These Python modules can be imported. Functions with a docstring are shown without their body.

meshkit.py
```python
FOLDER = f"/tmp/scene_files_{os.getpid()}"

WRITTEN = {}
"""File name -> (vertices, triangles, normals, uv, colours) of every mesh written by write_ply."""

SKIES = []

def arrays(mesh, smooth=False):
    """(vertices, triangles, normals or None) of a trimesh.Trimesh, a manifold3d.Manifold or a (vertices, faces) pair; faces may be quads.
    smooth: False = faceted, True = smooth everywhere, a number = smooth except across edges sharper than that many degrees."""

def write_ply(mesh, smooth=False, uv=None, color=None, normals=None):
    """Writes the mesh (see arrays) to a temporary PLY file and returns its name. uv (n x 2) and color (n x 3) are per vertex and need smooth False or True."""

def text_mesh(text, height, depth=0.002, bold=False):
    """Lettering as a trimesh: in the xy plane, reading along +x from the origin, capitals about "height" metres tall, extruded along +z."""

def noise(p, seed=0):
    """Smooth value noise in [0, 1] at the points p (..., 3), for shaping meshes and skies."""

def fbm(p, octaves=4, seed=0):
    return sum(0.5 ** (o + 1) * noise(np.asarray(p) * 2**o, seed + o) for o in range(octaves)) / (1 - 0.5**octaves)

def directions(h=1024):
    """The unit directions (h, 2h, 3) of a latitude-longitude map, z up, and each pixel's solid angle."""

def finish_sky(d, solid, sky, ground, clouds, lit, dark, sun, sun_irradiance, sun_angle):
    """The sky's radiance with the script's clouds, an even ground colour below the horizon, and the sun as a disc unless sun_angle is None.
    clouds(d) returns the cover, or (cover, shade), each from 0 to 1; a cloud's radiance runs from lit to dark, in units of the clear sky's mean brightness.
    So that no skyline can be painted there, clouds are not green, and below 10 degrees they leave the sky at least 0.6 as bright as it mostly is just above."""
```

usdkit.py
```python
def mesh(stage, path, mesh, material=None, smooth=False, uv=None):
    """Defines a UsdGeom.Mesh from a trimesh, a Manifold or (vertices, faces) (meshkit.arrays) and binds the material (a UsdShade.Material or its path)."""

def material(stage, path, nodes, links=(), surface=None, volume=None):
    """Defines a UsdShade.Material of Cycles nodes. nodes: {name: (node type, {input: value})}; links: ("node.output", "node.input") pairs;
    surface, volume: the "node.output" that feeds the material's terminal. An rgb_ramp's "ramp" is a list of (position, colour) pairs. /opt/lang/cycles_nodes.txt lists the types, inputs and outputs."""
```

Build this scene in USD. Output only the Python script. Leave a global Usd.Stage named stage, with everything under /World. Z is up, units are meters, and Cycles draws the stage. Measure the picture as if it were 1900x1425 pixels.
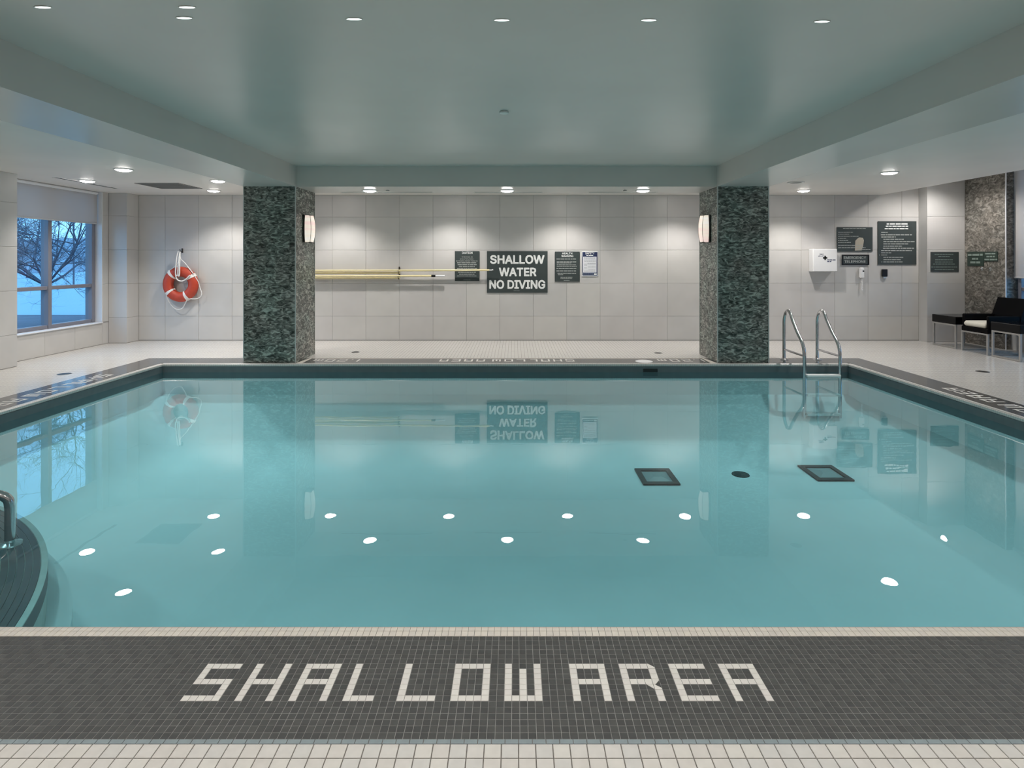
import math, random
import numpy as np
import trimesh
import usdkit, meshkit
from pxr import Usd, UsdGeom, UsdLux, UsdShade, Gf, Sdf
from shapely.geometry import Point, box as sbox, Polygon
from shapely import affinity

stage = Usd.Stage.CreateInMemory()
UsdGeom.SetStageUpAxis(stage, 'Z'); UsdGeom.SetStageMetersPerUnit(stage, 1.0)
UsdGeom.Xform.Define(stage, '/World')
rnd = random.Random(7); nrng = np.random.default_rng(11)

# ------------------------------------------------------------------ camera, sky, exposure
EYE = 1.5
cam = UsdGeom.Camera.Define(stage, '/World/camera')
cam.AddTranslateOp().Set(Gf.Vec3d(0, 0, EYE)); cam.AddRotateXOp().Set(90.0)
cam.CreateHorizontalApertureAttr(36.0); cam.CreateVerticalApertureAttr(27.0)
cam.CreateFocalLengthAttr(36.0 * 1083 / 1900)
cam.CreateHorizontalApertureOffsetAttr(-5 / 1900 * 36.0)
cam.CreateVerticalApertureOffsetAttr(-229.5 / 1900 * 36.0)
cam.CreateExposureAttr(0.87)
cam.CreateClippingRangeAttr(Gf.Vec2f(0.05, 2000))
sky = UsdLux.DomeLight.Define(stage, '/World/sky')
sky.CreateColorAttr(Gf.Vec3f(0.22, 0.54, 0.92)); sky.CreateIntensityAttr(0.46)
LAMP = 1.0          # brightness of the room's lamps
WARM = (1.0, 0.96, 0.91)

# ------------------------------------------------------------------ helpers
_used = {}
def path_for(name, parent):
    base = (parent.GetPath().pathString if parent else '/World') + '/'
    k = (base, name); n = _used.get(k, 0); _used[k] = n + 1
    return base + (name if n == 0 else f'{name}_{n:03d}')
def tag(p, label=None, cat=None, group=None, kind=None):
    p = p.GetPrim() if hasattr(p, 'GetPrim') else p
    for k, v in (('label', label), ('category', cat), ('group', group), ('kind', kind)):
        if v: p.SetCustomDataByKey(k, v)
    return p
def thing(name, label, cat, loc=(0, 0, 0), rotz=0, group=None, kind=None):
    x = UsdGeom.Xform.Define(stage, path_for(name, None))
    x.AddTranslateOp().Set(Gf.Vec3d(*loc))
    if rotz: x.AddRotateZOp().Set(rotz)
    return tag(x.GetPrim(), label, cat, group, kind)
def obj(name, mesh, mat, parent=None, smooth=False, label=None, cat=None, group=None, kind=None):
    m = usdkit.mesh(stage, path_for(name, parent), mesh, mat, smooth=smooth)
    return tag(m.GetPrim(), label, cat, group, kind)

def cat_(*ms): return trimesh.util.concatenate(list(ms))
def bx(x0, x1, y0, y1, z0, z1):
    m = trimesh.creation.box([abs(x1 - x0), abs(y1 - y0), abs(z1 - z0)])
    m.apply_translation([(x0 + x1) / 2, (y0 + y1) / 2, (z0 + z1) / 2]); return m
def cbx(x0, x1, y0, y1, z0, z1, b=0.006):
    """box with chamfered edges"""
    import manifold3d as m3
    xs, ys, zs = sorted((x0, x1)), sorted((y0, y1)), sorted((z0, z1))
    b = min(b, (xs[1]-xs[0])*.45, (ys[1]-ys[0])*.45, (zs[1]-zs[0])*.45)
    pts = []
    for i in (0, 1):
        for j in (0, 1):
            for k in (0, 1):
                c = [xs[i], ys[j], zs[k]]; s = [b * (1 - 2 * i), b * (1 - 2 * j), b * (1 - 2 * k)]
                for a in range(3):
                    p = list(c)
                    for q in range(3):
                        if q != a: p[q] += s[q]
                    pts.append(p)
    return trimesh.convex.convex_hull(np.array(pts))
def tube(pts, r, n=10, closed=False, caps=True):
    P = np.asarray(pts, float); m = len(P)
    T = np.gradient(P, axis=0)
    if closed: T = np.roll(P, -1, 0) - np.roll(P, 1, 0)
    T /= np.linalg.norm(T, axis=1, keepdims=True)
    a = np.array([0, 0, 1.0]) if abs(T[0][2]) < .9 else np.array([1.0, 0, 0])
    N = np.cross(T[0], a); N /= np.linalg.norm(N)
    R = np.broadcast_to(np.asarray(r, float), (m,)); V = []
    ang = np.arange(n) * 2 * np.pi / n
    for i in range(m):
        N = N - T[i] * (N @ T[i]); N /= np.linalg.norm(N); B = np.cross(T[i], N)
        V.append(P[i] + R[i] * (np.cos(ang)[:, None] * N + np.sin(ang)[:, None] * B))
    V = np.vstack(V); F = []
    for i in range(m if closed else m - 1):
        a0, b0 = i * n, ((i + 1) % m) * n
        for k in range(n):
            k2 = (k + 1) % n
            F += [[a0 + k, a0 + k2, b0 + k2], [a0 + k, b0 + k2, b0 + k]]
    if caps and not closed:
        V = np.vstack([V, P[0], P[-1]]); c0, c1 = len(V) - 2, len(V) - 1; e = (m - 1) * n
        for k in range(n):
            k2 = (k + 1) % n
            F += [[c0, k2, k], [c1, e + k, e + k2]]
    t = trimesh.Trimesh(V, np.array(F), process=False)
    return t
def spline(ctrl, n=12, closed=False):
    c = np.asarray(ctrl, float)
    if closed: c = np.vstack([c[-1], c, c[0], c[1]])
    else: c = np.vstack([2 * c[0] - c[1], c, 2 * c[-1] - c[-2]])
    out = []
    for i in range(1, len(c) - 2):
        p0, p1, p2, p3 = c[i - 1:i + 3]
        for t in np.linspace(0, 1, n, endpoint=False):
            out.append(.5 * (2 * p1 + (p2 - p0) * t + (2 * p0 - 5 * p1 + 4 * p2 - p3) * t * t + (3 * p1 - p0 - 3 * p2 + p3) * t ** 3))
    if not closed: out.append(c[-2])
    return np.array(out)
def lathe(profile, n=32):
    """profile (r, z) -> revolved about z"""
    pr = np.asarray(profile, float); ang = np.arange(n) * 2 * np.pi / n
    V = np.array([[r * math.cos(a), r * math.sin(a), z] for r, z in pr for a in ang]); F = []
    for i in range(len(pr) - 1):
        for k in range(n):
            k2 = (k + 1) % n
            F += [[i * n + k, i * n + k2, (i + 1) * n + k2], [i * n + k, (i + 1) * n + k2, (i + 1) * n + k]]
    return trimesh.Trimesh(V, np.array(F), process=True)
def extr(poly, z0, z1):
    ms = []
    for g in getattr(poly, 'geoms', [poly]):
        if g.is_empty or g.area < 1e-9: continue
        m = trimesh.creation.extrude_polygon(g, z1 - z0, engine='earcut'); m.apply_translation([0, 0, z0]); ms.append(m)
    return cat_(*ms)
def tile(o, U, V, N, u0, u1, v0, v1, h=0.004, b=0.0012):
    """one chamfered tile on the plane o + uU + vV, standing h proud along N"""
    o, U, V, N = (np.asarray(x, float) for x in (o, U, V, N))
    def ring(i, hh): return [o + U * a + V * c + N * hh for a, c in ((u0 + i, v0 + i), (u1 - i, v0 + i), (u1 - i, v1 - i), (u0 + i, v1 - i))]
    v = np.array(ring(0, 0) + ring(0, h - b) + ring(b, h))
    f = [[8, 9, 10, 11]]
    for r in (0, 4):
        for k in range(4): f.append([r + k, r + (k + 1) % 4, r + 4 + (k + 1) % 4, r + 4 + k])
    f = np.array(f)
    if np.dot(np.cross(U, V), N) < 0: f = f[:, ::-1]
    return v, f
def joined(tiles):
    vs, fs, n = [], [], 0
    for v, f in tiles:
        vs.append(v); fs.append(np.asarray(f) + n); n += len(v)
    return np.vstack(vs), np.vstack(fs)

# ------------------------------------------------------------------ materials
def P(name, color, rough=0.5, var=0.0, scale=6.0, bump=0.0, bscale=60.0, **kw):
    n = {'p': ('principled_bsdf', {'base_color': color, 'roughness': rough, **kw})}; l = []
    if var or bump: n['g'] = ('geometry', {})
    if var:
        n['n'] = ('noise_texture', {'scale': scale, 'detail': 4.0})
        n['r'] = ('rgb_ramp', {'ramp': [(0.3, tuple(c * (1 - var) for c in color)), (0.7, tuple(min(1, c * (1 + var)) for c in color))]})
        l += [('g.position', 'n.vector'), ('n.fac', 'r.fac'), ('r.color', 'p.base_color')]
    if bump:
        n['bn'] = ('noise_texture', {'scale': bscale, 'detail': 3.0})
        n['b'] = ('bump', {'strength': bump, 'distance': 0.002})
        l += [('g.position', 'bn.vector'), ('bn.fac', 'b.height'), ('b.normal', 'p.normal')]
    return usdkit.material(stage, '/World/Looks/' + name, n, l, surface='p.BSDF')
def grid_mat(name, c1, c2, mortar, pitch, gap, rough, offset=(0, 0)):
    """tiles too small to pick apart, seen far off: a square grid in world position"""
    return usdkit.material(stage, '/World/Looks/' + name, {
        'g': ('geometry', {}), 'm': ('mapping', {'mapping_type': 'point', 'location': (offset[0], offset[1], 0), 'scale': (1, 1, 1)}),
        'b': ('brick_texture', {'offset': 0.0, 'squash': 1.0, 'color1': c1, 'color2': c2, 'mortar': mortar, 'scale': 1.0, 'mortar_size': gap, 'mortar_smooth': 0.1, 'bias': 0.0, 'brick_width': pitch, 'row_height': pitch}),
        'bp': ('bump', {'strength': 0.08, 'distance': 0.001, 'invert': True}),
        'p': ('principled_bsdf', {'roughness': rough})},
        [('g.position', 'm.vector'), ('m.vector', 'b.vector'), ('b.color', 'p.base_color'), ('b.fac', 'bp.height'), ('bp.normal', 'p.normal')], surface='p.BSDF')
def glow(name, color, strength):
    return usdkit.material(stage, '/World/Looks/' + name, {'p': ('principled_bsdf', {'base_color': (.8, .8, .8), 'emission_color': color, 'emission_strength': strength, 'roughness': .4})}, [], surface='p.BSDF')

M = {}
M['wall_tile'] = [P(f'wall_tile_{c}', col, .38, .035, 3.0) for c, col in zip('abcd', [(.565, .55, .535), (.55, .54, .53), (.58, .565, .545), (.56, .542, .532)])]
M['wall_grout'] = P('wall_grout', (.36, .35, .34), .8)
M['wall_side'] = P('wall_paint', (.58, .57, .56), .5, .03, 2)
M['ceiling'] = P('ceiling_paint', (.685, .645, .605), .28, .03, 1.2)
M['ceiling_low'] = P('soffit_paint', (.80, .77, .73), .45, .03, 1.2)
M['deck'] = grid_mat('deck_mosaic', (.66, .635, .60), (.62, .60, .575), (.40, .38, .36), .0528, .0035, .16)
M['deck_tile'] = [P(f'deck_tile_{c}', col, .35, .04, 30) for c, col in zip('abcd', [(.66, .63, .60), (.63, .61, .585), (.68, .65, .61), (.65, .615, .58)])]
M['deck_grout'] = P('deck_grout', (.20, .185, .17), .85)
M['cut_tile'] = P('grey_cut_tile', (.26, .31, .33), .4, .08, 20)
M['dark_grid'] = grid_mat('dark_mosaic', (.066, .064, .064), (.074, .072, .071), (.20, .20, .20), .0263, .0022, .09)
M['dark_tile'] = [P(f'dark_tile_{c}', col, .42, .08, 25) for c, col in zip('abc', [(.078, .077, .076), (.086, .085, .083), (.071, .070, .070)])]
M['dark_grout'] = P('light_grout', (.28, .275, .265), .8, .12, 9)
M['letter_tile'] = [P(f'letter_tile_{c}', col, .4, .03, 30) for c, col in zip('ab', [(.76, .73, .69), (.73, .695, .665)])]
M['coping'] = [P(f'coping_tile_{c}', col, .3, .04, 30) for c, col in zip('ab', [(.75, .69, .62), (.71, .655, .60)])]
M['coping_grout'] = P('coping_grout', (.36, .31, .27), .8)
M['coping_far'] = grid_mat('coping_far', (.66, .64, .61), (.62, .60, .58), (.45, .42, .40), .0263, .0022, .3)
M['band'] = P('waterline_tile', (.125, .150, .160), .2, .06, 12)
M['plaster'] = P('pool_plaster', (.775, .83, .84), .6, .03, 1.5)
M['black'] = P('black_plastic', (.008, .008, .009), .4)
M['sign'] = P('sign_charcoal', (.048, .060, .060), .35, .05, 8)
M['ink_white'] = P('ink_white', (.82, .83, .82), .5)
M['ink_grey'] = P('ink_grey', (.36, .38, .37), .5)
M['white'] = P('white_plastic', (.80, .80, .81), .35)
M['navy'] = P('navy_print', (.02, .03, .09), .5)
M['paper'] = P('paper', (.72, .73, .77), .5)
M['steel'] = P('polished_steel', (.62, .62, .64), .16, metallic=1.0)
M['alu'] = P('brushed_aluminium', (.62, .63, .63), .35, metallic=0.7)
M['frame'] = P('window_frame_grey', (.20, .20, .235), .4)
M['sill'] = P('sill_white', (.72, .73, .76), .4)
M['orange'] = P('buoy_orange', (.50, .060, .028), .45, .08, 12)
M['band_white'] = P('buoy_band', (.82, .78, .75), .5)
M['rope'] = P('rope_white', (.78, .78, .76), .7, .1, 120)
M['pole'] = P('pole_yellow', (.78, .68, .40), .35, .06, 5)
M['hook'] = P('hook_dark', (.03, .025, .02), .5)
M['leather'] = P('black_leather', (.003, .003, .004), .5, bump=.2, bscale=300, specular_ior_level=.08)
M['lacquer'] = P('black_lacquer', (.003, .003, .004), .16, specular_ior_level=.25)
M['chrome'] = P('chrome_frame', (.44, .43, .42), .35, metallic=0.45)
M['cushion'] = P('cushion_cream', (.74, .71, .62), .8, .04, 30)
M['grille'] = P('grille_grey', (.21, .21, .205), .5)
M['trimring'] = P('lamp_trim', (.75, .75, .73), .4)
M['edge'] = P('edge_trim', (.56, .58, .57), .35, metallic=.3)
M['bark'] = P('bark_dusk', (.10, .11, .145), .9, .2, 30)
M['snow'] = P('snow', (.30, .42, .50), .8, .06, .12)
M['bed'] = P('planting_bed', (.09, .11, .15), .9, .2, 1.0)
M['hill'] = P('far_hill', (.26, .32, .40), .9, .2, .05)
M['lens'] = glow('lamp_lens', WARM, 14.0 * LAMP)
M['reflection_glow'] = glow('lamp_reflection_glow', (.85, 1.0, .97), .75)  # glow of the ovals that imitate lamp reflections in window glass
M['ladder_tread'] = P('ladder_tread', (.80, .84, .84), .4)
M['beige'] = P('patch_beige', (.42, .38, .31), .5)
M['step_dark'] = P('step_tile', (.070, .085, .095), .5, .1, 15)
M['step_light'] = P('step_nosing', (.50, .55, .52), .5, .06, 15)
# mottled stone in short strokes: the pillars' dark one, and the right panel's copy with warm light put into its colour
def stone(name, stops, tints, zs):
    return usdkit.material(stage, '/World/Looks/' + name, {
        'g': ('geometry', {}), 'm': ('mapping', {'mapping_type': 'point', 'scale': (1.0, 1.0, zs)}),
        'n': ('noise_texture', {'scale': 9.5, 'detail': 2.0, 'roughness': .5, 'distortion': 1.6}),
        'r': ('rgb_ramp', {'ramp': list(zip((.32, .43, .54, .66), stops))}),
        'n2': ('noise_texture', {'scale': 3.0, 'detail': 2.0}), 'r2': ('rgb_ramp', {'ramp': list(zip((.35, .65), tints))}),
        'mx': ('mix_color', {'blend_type': 'multiply', 'fac': 1.0}), 'bp': ('bump', {'strength': .3, 'distance': .004}), 'p': ('principled_bsdf', {'roughness': .35})},
        [('g.position', 'm.vector'), ('m.vector', 'n.vector'), ('n.fac', 'r.fac'), ('g.position', 'n2.vector'), ('n2.fac', 'r2.fac'),
         ('r.color', 'mx.a'), ('r2.color', 'mx.b'), ('mx.result', 'p.base_color'), ('n.fac', 'bp.height'), ('bp.normal', 'p.normal')], surface='p.BSDF')
M['stone'] = stone('pillar_stone', ((.022, .025, .022), (.105, .112, .104), (.215, .218, .205), (.50, .50, .475)), ((1.0, .95, .91), (.88, 1.0, .94)), 2.3)
M['stone_warm_lit'] = stone('panel_stone_warm_lit', ((.07, .064, .056), (.135, .125, .112), (.195, .182, .165), (.33, .31, .285)), ((1.0, .97, .93), (.95, .97, .95)), 1.6)  # pillar stone again, warm lighting mixed into the colour
# window pane: lets the day through, reflects at grazing
M['pane'] = usdkit.material(stage, '/World/Looks/window_pane', {
    'lw': ('layer_weight', {'blend': .5}), 'pw': ('math', {'math_type': 'power', 'value2': 5.0}), 'f': ('math', {'math_type': 'multiply_add', 'value2': .55, 'value3': .03}),
    't': ('transparent_bsdf', {'color': (.95, .98, .99)}), 'gl': ('glossy_bsdf', {'color': (1, 1, 1), 'roughness': 0.0}),
    'x': ('mix_closure', {})}, [('lw.facing', 'pw.value1'), ('pw.value', 'f.value1'), ('f.value', 'x.fac'), ('t.BSDF', 'x.closure1'), ('gl.BSDF', 'x.closure2')], surface='x.closure')
# roller blind: woven screen cloth, partly see-through
M['blind'] = usdkit.material(stage, '/World/Looks/blind_cloth', {
    'd': ('diffuse_bsdf', {'color': (.74, .71, .69)}), 'tl': ('translucent_bsdf', {'color': (.40, .40, .42)}), 'a': ('mix_closure', {'fac': .35}),
    't': ('transparent_bsdf', {'color': (1, 1, 1)}), 'x': ('mix_closure', {'fac': .12})},
    [('d.BSDF', 'a.closure1'), ('tl.BSDF', 'a.closure2'), ('a.closure', 'x.closure1'), ('t.BSDF', 'x.closure2')], surface='x.closure')
# water: clear teal, mirror by Fresnel, faint ripples
M['water'] = usdkit.material(stage, '/World/Looks/pool_water', {
    'g': ('geometry', {}), 'm': ('mapping', {'mapping_type': 'point', 'scale': (1.0, 1.0, 1.0)}),
    'n': ('noise_texture', {'scale': 2.6, 'detail': 2.0, 'roughness': .5}),
    'b': ('bump', {'strength': .10, 'distance': .006}),
    'lw': ('layer_weight', {'blend': .5}), 'pw': ('math', {'math_type': 'power', 'value2': 5.0}), 'f': ('math', {'math_type': 'multiply_add', 'value2': .95, 'value3': .022}),
    't': ('transparent_bsdf', {'color': (.63, .945, .995)}), 'gl': ('glossy_bsdf', {'color': (1, 1, 1), 'roughness': 0.0}),
    'x': ('mix_closure', {})},
    [('g.position', 'm.vector'), ('m.vector', 'n.vector'), ('n.fac', 'b.height'), ('b.normal', 'gl.normal'), ('lw.facing', 'pw.value1'), ('pw.value', 'f.value1'), ('f.value', 'x.fac'),
     ('t.BSDF', 'x.closure1'), ('gl.BSDF', 'x.closure2')], surface='x.closure')

# ------------------------------------------------------------------ measures of the place
XL, XR, YN, YF = -5.10, 4.83, 2.396, 8.46        # pool
BL, BR, BN, BF = -5.60, 5.27, 1.829, 8.95        # outer edge of the dark border
WATER = -0.125; DEEP = -1.1
WX0, WX1, WB, WFR = -7.03, 7.56, 10.92, -1.2     # walls
LOW, BEAM, TRAY, HIGH = 2.72, 2.58, 2.88, 3.12
S = 0.0263                                        # small mosaic pitch

# ------------------------------------------------------------------ floor
floor = thing('floor', 'pale small square mosaic tile deck around the pool', 'floor', kind='structure')
NB = 1.811                                        # where the white deck begins, in front
obj('deck', cat_(bx(-7.6, 8.6, WFR, NB - 3 * .0528, -.2, 0), bx(-7.6, BL, BN, 11.1, -.2, 0), bx(BR, 8.6, BN, 11.1, -.2, 0), bx(BL, BR, BF, 11.1, -.2, 0)), M['deck'], floor)
obj('grout_bed', bx(-7.6, 8.6, NB - 3 * .0528, BN, -.2, -.0025), M['deck_grout'], floor)
D = .0528
for j in range(3):
    y1 = NB - j * D
    for i in range(-31, 31):
        x0 = -.041 + i * D
        obj('deck_tile', tile((0, 0, -.003), (1, 0, 0), (0, 1, 0), (0, 0, 1), x0 + .0016, x0 + D - .0016, y1 - D + .0016, y1 - .0016, .0035, .0008), M['deck_tile'][rnd.randrange(4)], floor)
for i in range(-40, 40):
    x0 = -.03 + i * .0425
    obj('cut_tile', tile((0, 0, -.003), (1, 0, 0), (0, 1, 0), (0, 0, 1), x0 + .001, x0 + .0415, NB + .001, BN - .001, .003, .0006), M['cut_tile'], floor)

# ------------------------------------------------------------------ dark mosaic border with lettering, pale coping
GL = {
 'S': ['11111', '1....', '1....', '11111', '....1', '....1', '11111'],
 'H': ['1...1', '1...1', '1...1', '11111', '1...1', '1...1', '1...1'],
 'A': ['11111', '1...1', '1...1', '11111', '1...1', '1...1', '1...1'],
 'l': ['1...', '1...', '1...', '1...', '1...', '1...', '1111'],
 'L': ['1....', '1....', '1....', '1....', '1....', '1....', '11111'],
 'O': ['11111', '1...1', '1...1', '1...1', '1...1', '1...1', '11111'],
 'W': ['1...1', '1.1.1', '1.1.1', '1.1.1', '1.1.1', '1.1.1', '11111'],
 'R': ['1111a', '1...1', '1...1', '1111b', '1..cd', '1...1', '1...1'],
 'E': ['11111', '1....', '1....', '11111', '1....', '1....', '11111'],
 '1': ['..1..', '..1..', '..1..', '..1..', '..1..', '..1..', '..1..'],
 '.': ['..', '..', '..', '..', '..', '..', '1.'],
 '2': ['11111', '....1', '....1', '11111', '1....', '1....', '11111'],
 '0': ['11111', '1...1', '1...1', '1...1', '1...1', '1...1', '11111'],
 'm': ['.....', '.....', '11111', '1.1.1', '1.1.1', '1.1.1', '1.1.1']}
TXT = [('S', 0), ('H', 7), ('A', 14), ('l', 21), ('L', 28), ('O', 35), ('W', 42), ('A', 51), ('R', 58), ('E', 65), ('A', 72)]
border = thing('trim_1', 'dark grey mosaic border around the pool with inlaid white lettering', 'pool border', kind='structure')
LX0 = -1.1406                                     # left edge of the lettering in front
I0 = math.floor((-2.32 - LX0) / S)
letters = {}
for ch, off in TXT:
    for r, row in enumerate(GL[ch]):
        for c, t in enumerate(row):
            if t != '.': letters[(off + c, 12 - r)] = t      # row counted from the camera's side
obj('grout_bed', bx(BL, BR, BN, YN - .02, -.2, -.0012), M['dark_grout'], border)
g = .0011; o3 = (LX0, BN, -.003); ex = ((1, 0, 0), (0, 1, 0), (0, 0, 1))
rest, left = [], 296
for j in range(19):
    for i in range(I0, I0 + 175):
        x0, y0 = i * S, j * S
        t = letters.get((i, j))
        if t == '1':
            obj('letter_tile', tile(o3, *ex, x0 + g * .8, x0 + S - g * .8, y0 + g * .8, y0 + S - g * .8, .0034, .0006), M['letter_tile'][rnd.randrange(2)], border); continue
        if t in ('a', 'b', 'c', 'd'):                # the cut tiles of the R
            q = {'a': [(0, 0), (1, 0), (1, .25), (.15, 1), (0, 1)], 'b': [(0, 0), (.35, 0), (1, .75), (1, 1), (0, 1)],
                 'c': [(.1, 1), (1, 1), (1, .1)], 'd': [(0, 0), (1, 0), (1, .3), (.15, 1), (0, 1)]}[t]
            pg = Polygon([(LX0 + x0 + g + a * (S - 2 * g), BN + y0 + g + b * (S - 2 * g)) for a, b in q])
            obj('letter_tile', extr(pg, -.003, .0004), M['letter_tile'][0], border)
            cell = sbox(LX0 + x0 + g, BN + y0 + g, LX0 + x0 + S - g, BN + y0 + S - g).difference(pg.buffer(.0012, join_style=2))
            obj('dark_tile', extr(cell, -.003, .0001), M['dark_tile'][0], border); continue
        tl = tile(o3, *ex, x0 + g, x0 + S - g, y0 + g, y0 + S - g, .0030 + rnd.uniform(-.0003, .0003), .0005)
        if -2.2 < LX0 + x0 < 2.2 and left > 0 and j < 3 and BL < LX0 + x0 < BR:
            obj('dark_tile', tl, M['dark_tile'][rnd.randrange(3)], border); left -= 1
        else: rest.append(tl)
for k in range(3):
    obj('dark_tile_field', joined(rest[k::3]), M['dark_tile'][k], border, kind='stuff')
# the rest of the band, too far to pick the tiles apart, and the ends of the front band
xa, xb = LX0 + I0 * S, LX0 + (I0 + 175) * S
obj('mosaic_band', cat_(bx(BL, XL - .06, BN, BF - .02, -.2, .0005), bx(XR + .06, BR, BN, BF - .02, -.2, .0005), bx(XL - .06, XR + .06, YF + .06, BF - .02, -.2, .0005),
                        bx(XL - .06, xa, BN, YN - .067, -.1, .0005), bx(xb, XR + .06, BN, YN - .067, -.1, .0005)), M['dark_grid'], border)
obj('pale_edge', cat_(bx(-3.10, 2.86, BF - .02, BF + .02, -.05, .0012), extr(Polygon([(-3.10, BF), (-3.13, BF), (-3.20, YF + .05), (-3.10, YF + .05)]), -.02, .0012), extr(Polygon([(2.86, BF), (2.89, BF), (2.96, YF + .05), (2.86, YF + .05)]), -.02, .0012)), M['coping'][0], border)
def word(tokens, place, mat, sc=S):
    """letters set in small square tiles, each letter one part. place(u, v) -> x, y; u along the text, v up the letters"""
    for ch, off in tokens:
        ts = []
        for r, row in enumerate(GL[ch]):
            for c, t in enumerate(row):
                if t != '.':
                    u, v = (off + c) * sc, (6 - r) * sc
                    q = [place(u + a, v + b) for a, b in ((.001, .001), (sc - .001, .001), (sc - .001, sc - .001), (.001, sc - .001))]
                    ts.append(extr(Polygon(q), -.002, .0016))
        obj('letter', cat_(*ts), mat, border)
lt = M['letter_tile'][0]
vb = YF + .06 + 5 * S                             # far band is read from the far deck: upside-down from here
word(TXT, lambda u, v: ((1067 - 955) / 1083 * 8.62 - u * .995, vb + 7 * S - v), lt)
NUM = [('1', -2), ('.', 4), ('2', 7), ('0', 14), ('m', 21)]
word(NUM, lambda u, v: (-2.33 - u, vb + 7 * S - v), lt)
word(NUM, lambda u, v: (2.83 - u, vb + 7 * S - v), lt)
word(TXT, lambda u, v: (-5.28 - (7 * S - v) + .02, 7.66 - u), lt)     # left band: read from the left deck
word(TXT, lambda u, v: (5.03 + (7 * S - v) - .02, 4.83 + u), lt)      # right band: read from the right deck
# pale coping: a flat row and a bull-nosed row, tile by tile in front
obj('coping_bed', bx(XL, XR, YN - .0665, YN - .004, -.2, -.002), M['coping_grout'], border)
def bull(x0, x1):
    a = np.linspace(0, math.pi / 2, 5); r = .016
    pts = [(YN - .036, -.001), (YN - .036, .0015)] + [(YN - r + r * math.sin(t), .0015 - r + r * math.cos(t)) for t in a] + [(YN, -.045), (YN - .01, -.045)]
    m = trimesh.creation.extrude_polygon(Polygon(pts), x1 - x0, engine='earcut')
    T = np.array([[0, 0, 1, x0], [1, 0, 0, 0], [0, 1, 0, 0], [0, 0, 0, 1.0]]); m.apply_transform(T); return m
for i in range(I0 + 4, I0 + 172):
    x0 = LX0 + i * S + .006
    obj('coping_tile', tile((0, 0, -.002), *ex, x0 + .0008, x0 + S - .0008, YN - .0665, YN - .0375, .0035, .0006), M['coping'][rnd.randrange(2)], border)
    obj('bullnose_tile', bull(x0 + .0008, x0 + S - .0008), M['coping'][rnd.randrange(2)], border, smooth=30)
obj('coping_strip', cat_(cbx(XL - .06, XL, YN, YF + .06, -.045, .0015, .012), cbx(XR, XR + .06, YN, YF + .06, -.045, .0015, .012), cbx(XL - .06, XR + .06, YF, YF + .06, -.045, .0015, .012),
                         cbx(XL - .06, xa + .1, YN - .067, YN, -.045, .0012, .012), cbx(xb - .08, XR + .06, YN - .067, YN, -.045, .0012, .012)), M['coping_far'], border)

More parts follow.
